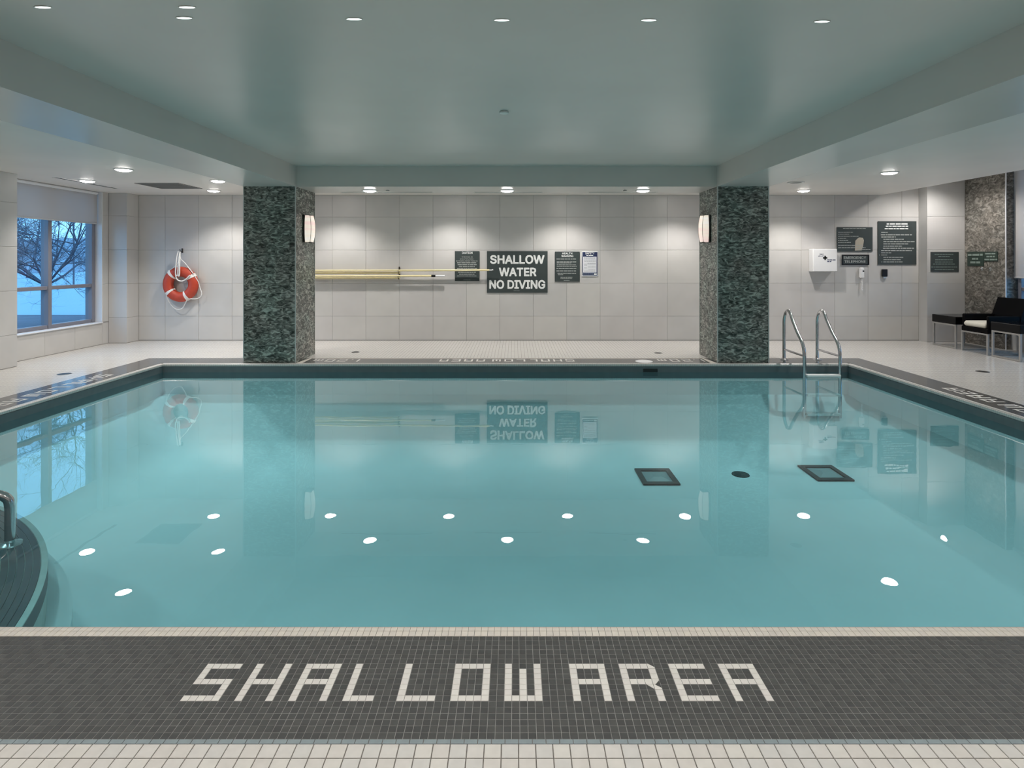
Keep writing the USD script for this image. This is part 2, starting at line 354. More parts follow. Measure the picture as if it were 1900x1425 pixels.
# ------------------------------------------------------------------ pool
pool = thing('pool_basin', 'rectangular indoor pool basin of pale plaster with a dark tile waterline band', 'pool')
gx = [XL - .02, -4.85, -4.55, -4.2, 4.05, 4.3, 4.6, XR + .02]; zx = [.62, .36, .13, 0, 0, .12, .35, .62]
gy = [YN - .02, 7.42, 7.8, 8.15, YF + .02]; zy = [0, 0, .13, .36, .66]  # floor rises at far end and sides, shaped to imitate refraction lift
pv = np.array([[x, y, DEEP + max(a_, b_)] for y, b_ in zip(gy, zy) for x, a_ in zip(gx, zx)])
pf = np.array([[j * 8 + i, j * 8 + i + 1, (j + 1) * 8 + i + 1, (j + 1) * 8 + i] for j in range(4) for i in range(7)])
obj('pool_floor', (pv, pf), M['plaster'], pool, smooth=True)
for q in (bx(XL - .2, XL - .01, YN - .2, YF + .2, DEEP, -.2), bx(XR + .01, XR + .2, YN - .2, YF + .2, DEEP, -.2), bx(XL - .01, XR + .01, YF + .01, YF + .2, DEEP, -.2), bx(XL - .01, XR + .01, YN - .2, YN - .01, DEEP, -.2)):
    obj('pool_wall', q, M['plaster'], pool)
for q in (bx(XL - .05, XL + .0, YN, YF, -.21, -.04), bx(XR, XR + .05, YN, YF, -.21, -.04), bx(XL, XR, YF, YF + .05, -.21, -.04), bx(XL, XR, YN - .05, YN - .001, -.21, -.04)):
    obj('waterline_tile_band', q, M['band'], pool)
obj('overflow_slot', bx(1.86, 2.07, YF - .006, YF + .02, -.122, -.072), M['black'], pool, label='black overflow slot in the far tile band')
tag(obj('pool_water', (np.array([[XL, YN - .003, WATER], [XR, YN - .003, WATER], [XR, YF, WATER], [XL, YF, WATER]]), np.array([[0, 1, 2, 3]])), M['water']), 'still teal pool water mirroring lamps, signs and windows', 'water')
for k, (x, y, lb) in enumerate(((1.70, 6.99, 'square dark framed drain on the pool floor, left of the black round outlet'), (3.78, 7.11, 'square dark framed drain on the pool floor below the ladder'))):
    t = thing('main_drain', lb, 'drain', (x, y, DEEP))
    fr = sbox(-.215, -.25, .215, .25).difference(sbox(-.155, -.18, .155, .18))
    obj('frame', extr(fr, 0, .02), M['black'], t)
    v = np.array([[-.155, -.18, .006], [.155, -.18, .006], [.155, .18, .006], [-.155, .18, .006], [-.05, -.05, .03], [.05, -.05, .03], [.05, .05, .03], [-.05, .05, .03]])
    f = np.array([[4, 5, 6, 7], [0, 1, 5, 4], [1, 2, 6, 5], [2, 3, 7, 6], [3, 0, 4, 7]])
    obj('cover', (v, f), P(f'drain_cover_{k}', (.30, .34, .35), .4), t)
tag(obj('floor_outlet', lathe([(0, .012), (.085, .012), (.1, .008), (.104, 0)]).apply_translation([2.74, 7.08, DEEP]), M['black'], smooth=30), 'small black round outlet on the pool floor between the two drains', 'outlet')

# rounded corner steps, front left
steps = thing('pool_steps', 'rounded dark tiled pool steps with a pale nosing in the front left corner', 'steps')
SC, SR = (-4.825, 1.734), 2.68; PR = sbox(XL + .002, YN + .002, XR, YF)
def disc(r): return Point(*SC).buffer(r, 96).intersection(PR)
obj('step_body', extr(disc(2.80), DEEP, -.52), M['plaster'], steps)
obj('step_body', extr(disc(SR), DEEP, -.256), M['step_light'], steps)
obj('riser_tile', extr(disc(SR + .006).difference(disc(SR)), -.345, -.256), M['step_dark'], steps)
obj('nosing', extr(disc(SR + .006).difference(disc(SR - .024)), -.256, -.249), M['step_light'], steps)
for k in range(26):
    r1 = SR - .028 - k * .036
    obj('tread_row', extr(disc(r1).difference(disc(r1 - .0325)), -.256, -.250), M['step_dark'], steps)
rail = thing('stair_handrail', 'short bent steel handrail standing on the dark corner steps', 'handrail')
hp = np.vstack([[[-3.11, 3.596, -.25], [-3.11, 3.596, -.1]], spline([(-3.11, 3.596, -.02), (-3.118, 3.59, .03), (-3.16, 3.57, .066), (-3.25, 3.53, .085), (-3.5, 3.42, .105), (-4.2, 3.10, .16)], 8)])
obj('tube', tube(hp, .027, 16), M['steel'], rail, smooth=40)
obj('flange', lathe([(.028, .03), (.034, .018), (.062, .008), (.066, 0)]).apply_translation([-3.11, 3.596, -.2495]), M['steel'], rail, smooth=30)

# ladder at the far right corner
lad = thing('pool_ladder', 'polished steel pool ladder with two grab rails at the far right corner', 'ladder')
for X in (4.07, 4.57):
    yb, yf = 8.82, 8.20
    pth = np.vstack([[[X, yb, .004], [X, yb, .3]], spline([(X, yb, .45), (X, yb - .005, .60), (X, yb - .05, .705), (X, yb - .13, .752), (X, yb - .205, .715), (X, yb - .28, .615), (X, yb - .42, .46), (X, yf + .075, .345), (X, yf + .015, .25), (X, yf, .15)], 8), [[X, yf, -.2], [X, yf, -.85]]])
    obj('grab_rail', tube(pth, .0235, 16), M['steel'], lad, smooth=40)
    obj('cross_bar', tube([(X, yb, .155), (X, yf, .155)], .016, 12), M['steel'], lad, smooth=40)
    obj('flange', lathe([(.024, .03), (.034, .02), (.058, .008), (.062, 0)]).apply_translation([X, yb, .001]), M['steel'], lad, smooth=30)
for z in (-.10, -.37, -.64):
    obj('tread', cbx(4.085, 4.555, 8.14, 8.23, z - .035, z, .006), M['ladder_tread'], lad)

# ------------------------------------------------------------------ ceiling
ceil_ = thing('ceiling', 'pale green grey ceiling with a raised glossy tray framed by dropped beams over the pool', 'ceiling', kind='structure')
TX0, TX1, TY0, TY1, BW = -3.20, 2.96, 2.30, 8.55, .80
obj('tray', bx(TX0 - .1, TX1 + .1, TY0 - .1, TY1 + .1, TRAY, TRAY + .1), M['ceiling'], ceil_)
for q in (bx(TX0 - .77, TX0, TY0 - BW, TY1 + BW, BEAM, TRAY + .1), bx(TX1, TX1 + .76, TY0 - BW, TY1 + BW, BEAM, TRAY + .1),
          bx(TX0, TX1, TY1, TY1 + BW, BEAM, TRAY + .1), bx(TX0, TX1, TY0 - BW, TY0, BEAM, TRAY + .1)):
    obj('beam', q, M['ceiling'], ceil_)
for q in (bx(-7.7, TX0 - .77, WFR, 11.0, LOW, LOW + .1), bx(TX1 + .76, 6.85, WFR, 11.0, LOW, LOW + .1), bx(TX0 - .77, TX1 + .76, TY1 + BW, 11.0, LOW, LOW + .1), bx(TX0 - .77, TX1 + .76, WFR, TY0 - BW, LOW, LOW + .1)):
    obj('soffit', q, M['ceiling_low'], ceil_)
obj('raised_strip', cat_(bx(6.80, 8.8, WFR, 11.1, HIGH, HIGH + .1), bx(6.80, 6.85, WFR, 11.0, LOW + .1, HIGH)), M['ceiling_low'], ceil_)

# ------------------------------------------------------------------ walls, tile by tile where they show
ZB = [0.004, .458, 1.074, 1.691, 2.307, LOW]
def wall_tiles(parent, o, U, V, N, us, vs, h=.006, gap=.0035):
    for a, b in zip(us[:-1], us[1:]):
        for c, d in zip(vs[:-1], vs[1:]):
            if b - a < .02 or d - c < .02: continue
            obj('wall_tile', tile(o, U, V, N, a + gap / 2, b - gap / 2, c + gap / 2, d - gap / 2, h + rnd.uniform(-.0006, .0006), .0015), M['wall_tile'][rnd.randrange(4)], parent)
def brk(a, b, first, pitch):
    k = math.ceil((a - first) / pitch - 1e-6); out = [a]
    while first + k * pitch < b - 1e-6:
        if first + k * pitch > a + 1e-6: out.append(first + k * pitch)
        k += 1
    return out + [b]
wb = thing('wall_back', 'far wall of large pale square tiles behind the pool', 'wall', kind='structure')
obj('backing', cat_(bx(-7.6, 6.85, WB + .006, WB + .2, 0, LOW + .05), bx(6.85, 8.8, WB + .006, WB + .2, 0, HIGH + .05)), M['wall_grout'], wb)
us = brk(WX0, WX1, -3.41, .6265)
wall_tiles(wb, (0, WB + .006, 0), (1, 0, 0), (0, 0, 1), (0, -1, 0), [u for u in us if u < 6.8] , ZB)
wall_tiles(wb, (0, WB + .006, 0), (1, 0, 0), (0, 0, 1), (0, -1, 0), [u for u in us if u > 6.6], ZB[:-1] + [2.92, HIGH])
obj('wall_return', bx(7.56, 8.6, 10.70, 10.92, 0, HIGH), M['wall_side'], wb)
wall_tiles(wb, (0, 10.70, 0), (1, 0, 0), (0, 0, 1), (0, -1, 0), [7.555, 8.25], ZB[:-1] + [2.92, HIGH])

wl = thing('wall_left', 'left wall of large pale tiles with a window niche', 'wall', kind='structure')
NX = -7.36; ND0, ND1 = 8.25, 10.58; SILL = .40
obj('wall_pier', cat_(bx(-7.7, WX0 - .006, WFR, ND0 - .006, 0, LOW), bx(-7.7, WX0 - .006, ND1 + .006, 11.0, 0, LOW)), M['wall_grout'], wl)
obj('niche_backing', cat_(bx(-7.6, NX - .006, ND0 - .01, ND1 + .01, 0, SILL - .02), bx(-7.6, NX - .006, 10.42, ND1 + .01, SILL - .02, LOW)), M['wall_grout'], wl)
obj('window_jamb', cat_(bx(-7.62, NX, 10.405, 10.425, SILL, LOW)), M['sill'], wl)
wall_tiles(wl, (WX0 - .006, 0, 0), (0, 1, 0), (0, 0, 1), (1, 0, 0), brk(5.6, ND0, ND0, .6265), ZB)
wall_tiles(wl, (WX0 - .006, 0, 0), (0, 1, 0), (0, 0, 1), (1, 0, 0), [ND1, WB], ZB)
wall_tiles(wl, (NX - .006, 0, 0), (0, 1, 0), (0, 0, 1), (1, 0, 0), [ND0, 8.51, 9.14, 9.77, 10.42, ND1], [.004, SILL - .022])
wall_tiles(wl, (NX - .006, 0, 0), (0, 1, 0), (0, 0, 1), (1, 0, 0), [10.427, ND1], [SILL, 1.074, 1.691, 2.307, LOW])
wall_tiles(wl, (0, ND1 + .006, 0), (1, 0, 0), (0, 0, 1), (0, -1, 0), [NX, WX0], ZB)
wall_tiles(wl, (0, ND0 - .006, 0), (-1, 0, 0), (0, 0, 1), (0, 1, 0), [-WX0, -NX], ZB)
obj('plain_wall', bx(WX0 - .006, WX0 - .001, WFR, 5.598, 0, LOW), M['wall_side'], wl)

wr = thing('wall_right', 'right wall with a mottled stone panel beside the window', 'wall', kind='structure')
GX, GD0, GD1 = 8.25, 9.81, 10.694
obj('stone_panel', bx(GX, 8.6, GD0, GD1, 0, HIGH), M['stone_warm_lit'], wr)
obj('edge_trim', bx(GX - .006, GX + .01, GD0 - .012, GD0 + .003, 0, HIGH), M['sill'], wr)
obj('window_apron', bx(8.34, 8.6, 4.6, GD0, 0, .36), M['wall_side'], wr)
obj('plain_wall', bx(8.25, 8.6, WFR, 4.6, 0, HIGH), M['wall_side'], wr)
wf = thing('wall_front', 'plain wall behind the viewer', 'wall', kind='structure')
obj('plain_wall', bx(-7.7, 8.7, WFR - .1, WFR, 0, HIGH), M['wall_side'], wf)
tag(obj('baseboard_back', bx(WX0, WX1, WB - .004, WB + .006, 0, .012), M['grille']), 'thin dark joint along the foot of the far wall', 'baseboard', kind='structure')

# ------------------------------------------------------------------ windows
w1 = thing('window_1', 'left window with grey frame and four panes looking onto snow and a bare tree', 'window', kind='structure')
def ybar(y, w, z0, z1, X0, X1): return cbx(X0, X1, y - w / 2, y + w / 2, z0, z1, .008)
F0, F1 = -7.60, -7.47
for y in (8.30, 9.39, 10.36): obj('mullion', ybar(y, .075, SILL, LOW, F0, F1), M['frame'], w1)
for ya, yb in ((8.34, 9.35), (9.43, 10.32)):
    for z, h in ((SILL + .03, .06), (1.055, .06), (LOW - .03, .06)): obj('transom', cbx(F0 + .01, F1 - .01, ya, yb, z - h / 2, z + h / 2, .006), M['frame'], w1)
    for z0, z1 in ((SILL + .06, 1.025), (1.085, LOW - .06)): obj('pane', bx(-7.545, -7.539, ya, yb, z0, z1), M['pane'], w1)
obj('sill', cbx(-7.62, NX + .03, ND0 + .001, 10.404, SILL - .02, SILL, .006), M['sill'], w1)
w2 = thing('window_2', 'tall right window with dark blue grey frame behind the armchair', 'window', kind='structure')
for y in (9.74, 8.3, 6.85, 5.4): obj('mullion', ybar(y, .07, .36, HIGH, 8.42, 8.55), M['frame'], w2)
for ya, yb in ((8.335, 9.705), (6.885, 8.265), (5.435, 6.815)):
    for z in (.39, 1.02, HIGH - .03): obj('transom', cbx(8.43, 8.54, ya, yb, z - .03, z + .03, .006), M['frame'], w2)
    for z0, z1 in ((.42, .99), (1.05, HIGH - .06)): obj('pane', bx(8.49, 8.496, ya, yb, z0, z1), M['pane'], w2)
obj('end_panel', bx(8.42, 8.55, 4.6, 5.36, .36, HIGH), M['wall_side'], w2)
def blind(label, X, y0, y1, z0, z1):
    t = thing('roller_blind', label, 'blind')
    obj('cloth', bx(X - .001, X + .001, y0, y1, z0 + .02, z1), M['blind'], t)
    obj('bottom_bar', cbx(X - .008, X + .008, y0, y1, z0, z0 + .025, .004), P('blind_bar_' + ('a' if X < 0 else 'b'), (.55, .55, .56), .5), t)
    obj('roller', tube([(X, y0, z1 - .03), (X, y1, z1 - .03)], .025, 12), M['sill'], t, smooth=40)
blind('grey see-through roller blind pulled over the top of the left window', -7.43, 8.28, 10.38, 2.14, LOW)
blind('pale grey roller blind lowered over most of the right window', 8.385, 5.5, 9.80, 1.20, HIGH)

# ------------------------------------------------------------------ pillars
for nm, x0, x1 in (('left', -3.97, -3.20), ('right', 2.96, 3.72)):
    t = thing('pillar', f'square pillar clad in dark mottled stone at the {nm} of the lettered alcove', 'pillar', ((x0 + x1) / 2, 8.53, 0))
    h = (x1 - x0) / 2
    obj('stone_cladding', bx(-h + .004, h - .004, .004, .82, .002, BEAM), M['stone'], t)
    for sx in (-1, 1):
        for yy in (0, .816):
            obj('edge_trim', bx(sx * h - .007 * sx - .007, sx * h - .007 * sx + .007, yy, yy + .012, .002, BEAM), M['edge'], t)

# sconces
M['shade'] = usdkit.material(stage, '/World/Looks/sconce_shade', {
    'g': ('geometry', {}), 'm': ('mapping', {'mapping_type': 'point', 'scale': (.3, .3, 3.2)}), 'n': ('noise_texture', {'scale': 5.0, 'detail': 2.0}),
    'r': ('rgb_ramp', {'ramp': [(.35, (1.0, .70, .66)), (.5, (1.0, .90, .74)), (.65, (1.0, .97, .93))]}),
    'p': ('principled_bsdf', {'base_color': (.7, .6, .55), 'emission_strength': .40, 'roughness': .4})},
    [('g.position', 'm.vector'), ('m.vector', 'n.vector'), ('n.fac', 'r.fac'), ('r.color', 'p.emission_color')], surface='p.BSDF')
for nm, X, sg in (('left', -3.20, 1), ('right', 2.96, -1)):
    t = thing('wall_sconce', f'glowing pale pink glass wall lamp on the inner side of the {nm} pillar', 'wall lamp', (X, 8.93, 1.98))
    obj('back_plate', cbx(0, .022 * sg, -.115, .115, -.21, .215, .006), M['hook'], t)
    nz, na = 14, 14; V = []
    for i in range(nz + 1):
        z = -.205 + .41 * i / nz; q = 1 - .24 * abs((z) / .205) ** 2.2
        for k in range(na + 1):
            a = math.pi * k / na; V.append([sg * (.02 + .125 * q * math.sin(a) ** .7), -.10 * q * math.cos(a), z])
    Fq = [[i * (na + 1) + k, i * (na + 1) + k + 1, (i + 1) * (na + 1) + k + 1, (i + 1) * (na + 1) + k] for i in range(nz) for k in range(na)]
    V = np.array(V); n0 = len(V); V = np.vstack([V, [[sg * .02, 0, -.205], [sg * .02, 0, .205]]])
    tris = [[q[0], q[1], q[2]] for q in Fq] + [[q[0], q[2], q[3]] for q in Fq] + [[n0, k + 1, k] for k in range(na)] + [[n0 + 1, nz * (na + 1) + k, nz * (na + 1) + k + 1] for k in range(na)]
    obj('glass_shade', trimesh.Trimesh(V, np.array(tris), process=False), M['shade'], t, smooth=50)
    for k in (3, 8, 11):
        obj('metal_rib', tube([V[i * (na + 1) + k] + np.array([sg * .002, 0, 0]) for i in range(nz + 1)], .0035, 6), P(f'sconce_rib_{nm}_{k}', (.45, .40, .36), .4), t, smooth=40)
    for z in (-.208, .205): obj('cap', cbx(.02 * sg, .115 * sg, -.07, .07, z - .004, z + .006, .003), M['hook'], t)

# ------------------------------------------------------------------ lamps in the ceiling
def downlight(x, y, z, label, power=1.0, cone=62, group=None):
    t = thing('downlight', label, 'ceiling light', (x, y, z), group=group)
    obj('trim_ring', lathe([(.098, .0), (.116, .0), (.118, -.004), (.108, -.011), (.098, -.012), (.096, -.002)], 36), M['trimring'], t, smooth=30)
    obj('lens', lathe([(.097, -.004), (.092, -.016), (.07, -.026), (.04, -.032), (.001, -.034)], 32), M['lens'], t, smooth=60)
    l = UsdLux.SphereLight.Define(stage, t.GetPath().pathString + '/lamp')
    l.AddTranslateOp().Set(Gf.Vec3d(0, 0, -.095)); l.CreateRadiusAttr(.045)
    l.CreateIntensityAttr(SPOT * power * LAMP); l.CreateColorAttr(Gf.Vec3f(*WARM))
    sh = UsdLux.ShapingAPI.Apply(l.GetPrim()); sh.CreateShapingConeAngleAttr(cone); sh.CreateShapingConeSoftnessAttr(.7)
SPOT = 400.0
ordn = ['first', 'second', 'third', 'fourth', 'fifth', 'sixth']
for k, x in enumerate((-5.25, -3.215, -1.147, .921, 2.97, 5.04)):
    vis = {0: 'round recessed downlight nearest the far wall, just left of the left pillar', 5: 'round recessed downlight nearest the far wall, right of the right pillar'}
    downlight(x, 10.18, LOW, vis.get(k, f'round downlight hidden behind the far beam, {ordn[k]} of the wall-washing row from the left'), 1.5, 63)
for x, lb in ((-2.235, 'left'), (-.116, 'middle'), (1.978, 'right')):
    downlight(x, 9.0, BEAM, f'{lb} one of three lit downlights under the far beam between the pillars', .5, 58)
downlight(-4.54, 8.93, LOW, 'lit round downlight left of the left pillar, nearer the pool than its neighbour', 1.5)
downlight(-5.24, 7.82, LOW, 'lit round downlight in the left soffit in front of the square air grille', 1.6)
downlight(-6.54, 8.93, LOW, 'lit round downlight in the left soffit beside the window blind', 1.6)
downlight(5.20, 8.10, LOW, 'large lit round downlight in the right soffit above the chairs', 1.7)
downlight(7.35, 10.0, HIGH, 'downlight in the raised strip lighting the wall with the emergency signs', 1.5, 75)
for x, y, z, lb in [(-5.24, 5.0, LOW, 'downlight over the left deck, beside the middle of the pool, out of view'), (-5.24, 2.2, LOW, 'downlight over the left deck, beside the corner steps, out of view'),
                    (5.20, 5.2, LOW, 'downlight over the right deck, beside the middle of the pool, out of view'), (5.20, 2.3, LOW, 'downlight over the right deck, beside the near pool corner, out of view'),
                    (-3.2, .6, LOW, 'downlight overhead of the viewer, far left of that row'), (-1.15, .6, LOW, 'downlight overhead of the viewer, just left of the camera'), (.92, .6, LOW, 'downlight overhead of the viewer, just right of the camera'), (2.97, .6, LOW, 'downlight overhead of the viewer, far right of that row'),
                    (-2.2, 1.9, BEAM, 'downlight under the near beam above the S of the lettering'), (-.1, 1.9, BEAM, 'downlight under the near beam above the middle of the lettering'), (2.0, 1.9, BEAM, 'downlight under the near beam right of the lettering'),
                    (-5.2, -.3, LOW, 'downlight in the rear left corner of the room behind the viewer'), (5.2, -.3, LOW, 'downlight in the rear right corner of the room behind the viewer'), (7.35, 6.5, HIGH, 'downlight in the raised strip in front of the right window')]:
    downlight(x, y, z, lb, .9)
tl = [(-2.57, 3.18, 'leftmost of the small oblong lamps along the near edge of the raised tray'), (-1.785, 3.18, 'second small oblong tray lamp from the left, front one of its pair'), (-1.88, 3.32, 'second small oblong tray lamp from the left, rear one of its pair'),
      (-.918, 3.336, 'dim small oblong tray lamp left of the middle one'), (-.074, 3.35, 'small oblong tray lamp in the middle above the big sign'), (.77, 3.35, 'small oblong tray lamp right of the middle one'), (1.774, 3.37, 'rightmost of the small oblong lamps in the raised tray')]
for x, y, lb in tl:  # added glowing ovals in place of lamp reflections seen in window glass
    t = thing('glass_reflection', lb, 'ceiling light', (x, y, TRAY))
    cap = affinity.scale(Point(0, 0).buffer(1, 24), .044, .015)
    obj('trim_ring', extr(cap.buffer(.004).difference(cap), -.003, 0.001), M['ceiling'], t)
    obj('lens', extr(cap, -.002, .001), M['reflection_glow'], t)

# other ceiling fittings
def disc_cap(x, y, z, r, h, label, name='sprinkler_cap', cat='sprinkler cap', mat=None):
    tag(obj(name, lathe([(.001, -h), (r * .93, -h), (r, -h + .004), (r, -.004), (r * .8, 0)], 28).apply_translation([x, y, z]), mat or M['trimring'], smooth=30), label, cat)
disc_cap(-.099, 5.41, TRAY, .043, .02, 'small round white sprinkler cap in the middle of the raised tray')
disc_cap(-3.99 * 1.0 - .02, 6.12, LOW, .06, .014, 'small round cap in the left soffit beside the dropped beam')
disc_cap(3.82, 6.23, LOW, .06, .014, 'small round cap in the right soffit beside the dropped beam')
disc_cap(-1.96, 9.0, BEAM, .03, .008, 'tiny sprinkler cap under the far beam beside the left downlight', mat=M['grille'])
disc_cap(1.70, 9.0, BEAM, .03, .008, 'tiny sprinkler cap under the far beam beside the right downlight', mat=M['grille'])
t = thing('ceiling_speaker', 'unlit white ring fitting in the soffit above the ladder', 'ceiling speaker', (4.40, 9.13, LOW))
obj('ring', lathe([(.085, 0), (.125, 0), (.128, -.005), (.12, -.010), (.09, -.010), (.085, -.002)], 32), M['trimring'], t, smooth=30)
obj('mesh_cover', lathe([(.001, -.003), (.086, -.003)], 32), M['grille'], t)
t = thing('air_grille', 'square dark grey air grille in the left soffit', 'air vent', (-5.645, 9.55, LOW))
obj('frame', extr(sbox(-.35, -.35, .35, .35).difference(sbox(-.325, -.325, .325, .325)), -.008, 0), M['grille'], t)
obj('backing', bx(-.325, .325, -.325, .325, -.001, 0), M['black'], t)
for k in range(22): obj('louvre', bx(-.325, .325, -.31 + k * .0295 - .008, -.31 + k * .0295 + .008, -.007, -.003), M['grille'], t)
def slot(x0, x1, y0, y1, z, label):
    t = thing('slot_diffuser', label, 'air vent')
    obj('frame', cat_(extr(sbox(x0, y0, x1, y1).difference(sbox(x0, y0, x1, y1).buffer(-.008)), z - .004, z)), M['trimring'], t)
    obj('slot', bx(x0 + .008, x1 - .008, y0 + .008, y1 - .008, z - .002, z), M['black'], t)
slot(-2.75, -1.30, 9.22, 9.28, BEAM, 'long dark slot air vent under the far beam, left of three')
slot(-.64, .44, 9.22, 9.28, BEAM, 'long dark slot air vent under the far beam, middle of three')
slot(1.17, 2.25, 9.22, 9.28, BEAM, 'long dark slot air vent under the far beam, right of three')
slot(-6.80, -6.72, 8.58, 9.9, LOW, 'long dark slot air vent in the soffit beside the left window')

# floor drains
for x, y, r, lb in ((-2.60, 9.53, .06, 'small round black floor drain left in the pale deck between the pillars'), (2.32, 9.44, .06, 'small round black floor drain right in the pale deck between the pillars'),
                    (-5.94, 7.70, .078, 'round dark floor drain in the left deck below the window'), (6.30, 7.86, .075, 'round dark floor drain in the right deck in front of the chairs')):
    t = thing('floor_drain', lb, 'drain', (x, y, 0))
    obj('grate', lathe([(.001, .0035), (r * .95, .0035), (r, .0015)], 28), M['black'], t)
    obj('rim', lathe([(r, .0005), (r, .0018), (r * 1.06, .0018), (r * 1.08, .0005)], 28), M['grille'], t)
t = thing('skimmer_lid', 'white round skimmer lid set in the far dark border', 'lid', (1.92, 8.665, 0))
obj('lid', lathe([(.001, .004), (.10, .004), (.105, .002)], 32), M['white'], t, smooth=30)
obj('rim', lathe([(.107, .0005), (.107, .003), (.124, .003), (.127, .0005)], 32), M['white'], t)

# ------------------------------------------------------------------ signs
def PX(x, y, d=WB - .01): return ((x - 955) / 1083 * d, EYE - (y - 483) / 1083 * d)
def lettering(text, cap, cx, zbase, yplane, bold=False, depth=.0015, width=None):
    m = meshkit.text_mesh(text, cap, depth, bold)
    w = m.bounds[1][0] - m.bounds[0][0]
    if width: m.apply_scale([width / w, 1, 1]); w = width
    m.apply_translation([-m.bounds[0][0] - w / 2, 0, 0])
    m.apply_transform(np.array([[1, 0, 0, cx], [0, 0, -1, yplane], [0, 1, 0, zbase], [0, 0, 0, 1.0]])); return m
def bars(rows, yplane, seed):
    """lines of print too small to read: rows of word-long strokes. rows: (x0, x1, z, h)"""
    r = random.Random(seed); ms = []
    for x0, x1, z, h in rows:
        x = x0
        while x < x1 - h:
            w = min(r.uniform(1.6, 5.0) * h, x1 - x); ms.append(bx(x, x + w, yplane - .001, yplane, z - h / 2, z + h / 2)); x += w + h * .55
    return cat_(*ms)
def sign(name, label, x0, y0, x1, y1, d=WB - .006, border=None, cat='sign'):
    a, b = PX(x0, y0, d), PX(x1, y1, d)
    t = thing(name, label, cat)
    obj('panel', cbx(a[0], b[0], d - .010, d, b[1], a[1], .002), M['sign'], t)
    return t, a, b, d - .010
t, a, b, y = sign('warning_sign', 'big dark sign reading SHALLOW WATER NO DIVING in white capitals', 903.5, 466, 1016, 543)
for s, yb, w in (('SHALLOW', 488.6, 101), ('WATER', 511.8, 69.5), ('NO DIVING', 535, 104)):
    cx, zb = PX(959.8 if s != 'WATER' else 960.5, yb, y)
    obj('lettering', lettering(s, 14.4 / 1083 * y, cx, zb, y, 2, width=w / 1083 * y), M['ink_white'], t)
obj('fine_print', kind='stuff', parent=t, mesh=bars([(PX(953, 0, y)[0], PX(965, 0, y)[0], PX(0, 539.5, y)[1], .008)], y, 3), mat=M['ink_grey'])
def plines(rows, y, seed): return bars([(PX(x0, 0, y)[0], PX(x1, 0, y)[0], PX(0, yy, y)[1], h / 1083 * y) for x0, x1, yy, h in rows], y, seed)
t, a, b, y = sign('caution_sign', 'small dark CAUTION sign crossed by the long yellow pole', 844, 466, 889.5, 521.5)
for s, yy, cap, x0, x1 in (('CAUTION', 471, 3.6, 857, 877), ('THIS POOL IS', 477.8, 1.9, 856.5, 877), ('UNSUPERVISED', 481.4, 1.6, 853, 878.5), ('BATHERS UNDER TWELVE', 485.2, 2, 846.2, 886.2)):
    obj('lettering', lettering(s, cap / 1083 * y, PX((x0 + x1) / 2, 0, y)[0], PX(0, yy, y)[1], y, True, width=(x1 - x0) / 1083 * y), M['ink_white' if cap > 3 else 'ink_grey'], t)
obj('fine_print', kind='stuff', parent=t, mesh=plines([(848, 885.5, 487.5, 1.9), (849, 884.5, 491.2, 1.9), (851.5, 881, 494.6, 1.7), (848, 885, 498, 1.5), (850, 883, 505.3, 1.5), (852, 881, 508.7, 1.5), (848, 884, 512, 1), (860, 873, 519.4, .8)], y, 5), mat=M['ink_grey'])
t, a, b, y = sign('health_sign', 'small dark HEALTH WARNING sign right of the big sign', 1029.5, 467, 1075.5, 522.5)
for s, yy, x0, x1 in (('HEALTH', 471.8, 1043, 1062), ('WARNING', 476.8, 1041.5, 1064)):
    obj('lettering', lettering(s, 3.2 / 1083 * y, PX((x0 + x1) / 2, 0, y)[0], PX(0, yy, y)[1], y, True, width=(x1 - x0) / 1083 * y), M['ink_white'], t)
obj('fine_print', kind='stuff', parent=t, mesh=plines([(1032.5, 1070.5, 480.6, 1.6), (1033, 1071, 486, 1.5), (1033, 1060, 488, 1.0), (1033, 1070, 491.5, 1.3), (1033, 1070, 494.1, 1.3), (1032.5, 1070.5, 498.2, 1.5), (1032.5, 1071, 502.7, 1.5), (1034.5, 1069, 507.3, 1.4), (1035, 1046, 509.8, 1.0), (1040, 1062, 514.5, 1.4), (1040, 1062, 516.7, 1.0), (1046, 1057, 520.3, .8)], y, 6), mat=M['ink_grey'])
# framed poster
a, b = PX(1079.5, 466.5), PX(1109.5, 513); t = thing('safety_poster', 'small white SAFETY poster with navy header, rightmost of the middle signs', 'poster'); d = WB - .006
obj('backing', cbx(a[0], b[0], d - .006, d, b[1], a[1], .002), M['white'], t); y = d - .006
a2, b2 = PX(1080.6, 468, y), PX(1108.6, 511, y)
obj('border', bx(a2[0], b2[0], y - .0012, y, b2[1], a2[1]), M['navy'], t)
a2, b2 = PX(1082, 476, y), PX(1107, 506, y)
obj('sheet', bx(a2[0], b2[0], y - .0022, y, b2[1], a2[1]), M['paper'], t)
obj('lettering', lettering('SAFETY', 3.3 / 1083 * y, PX(1094.5, 0, y)[0], PX(0, 471.8, y)[1], y - .0012, True, width=17 / 1083 * y), M['ink_white'], t)
obj('header_print', plines([(1088, 1101, 474, 1.6)], y - .0012, 8), M['ink_white'], t)
obj('fine_print', kind='stuff', parent=t, mesh=plines([(1083.5, 1105.5, 478.5, 1), (1084, 1105.5, 480.5, 1), (1083.5, 1105, 482.3, .8), (1084, 1105, 485, 1), (1090, 1105, 488.5, .8), (1084, 1105, 490, .8), (1084, 1089, 492, 1), (1091, 1105, 495.3, .9), (1084, 1089, 497, 1), (1092, 1105, 500.5, .8), (1084, 1104, 503, .8)], y - .0022, 9), mat=P('ink_pale', (.38, .39, .43), .6))
obj('footer_print', plines([(1082, 1101, 508.5, 1)], y - .0012, 10), M['ink_white'], t)
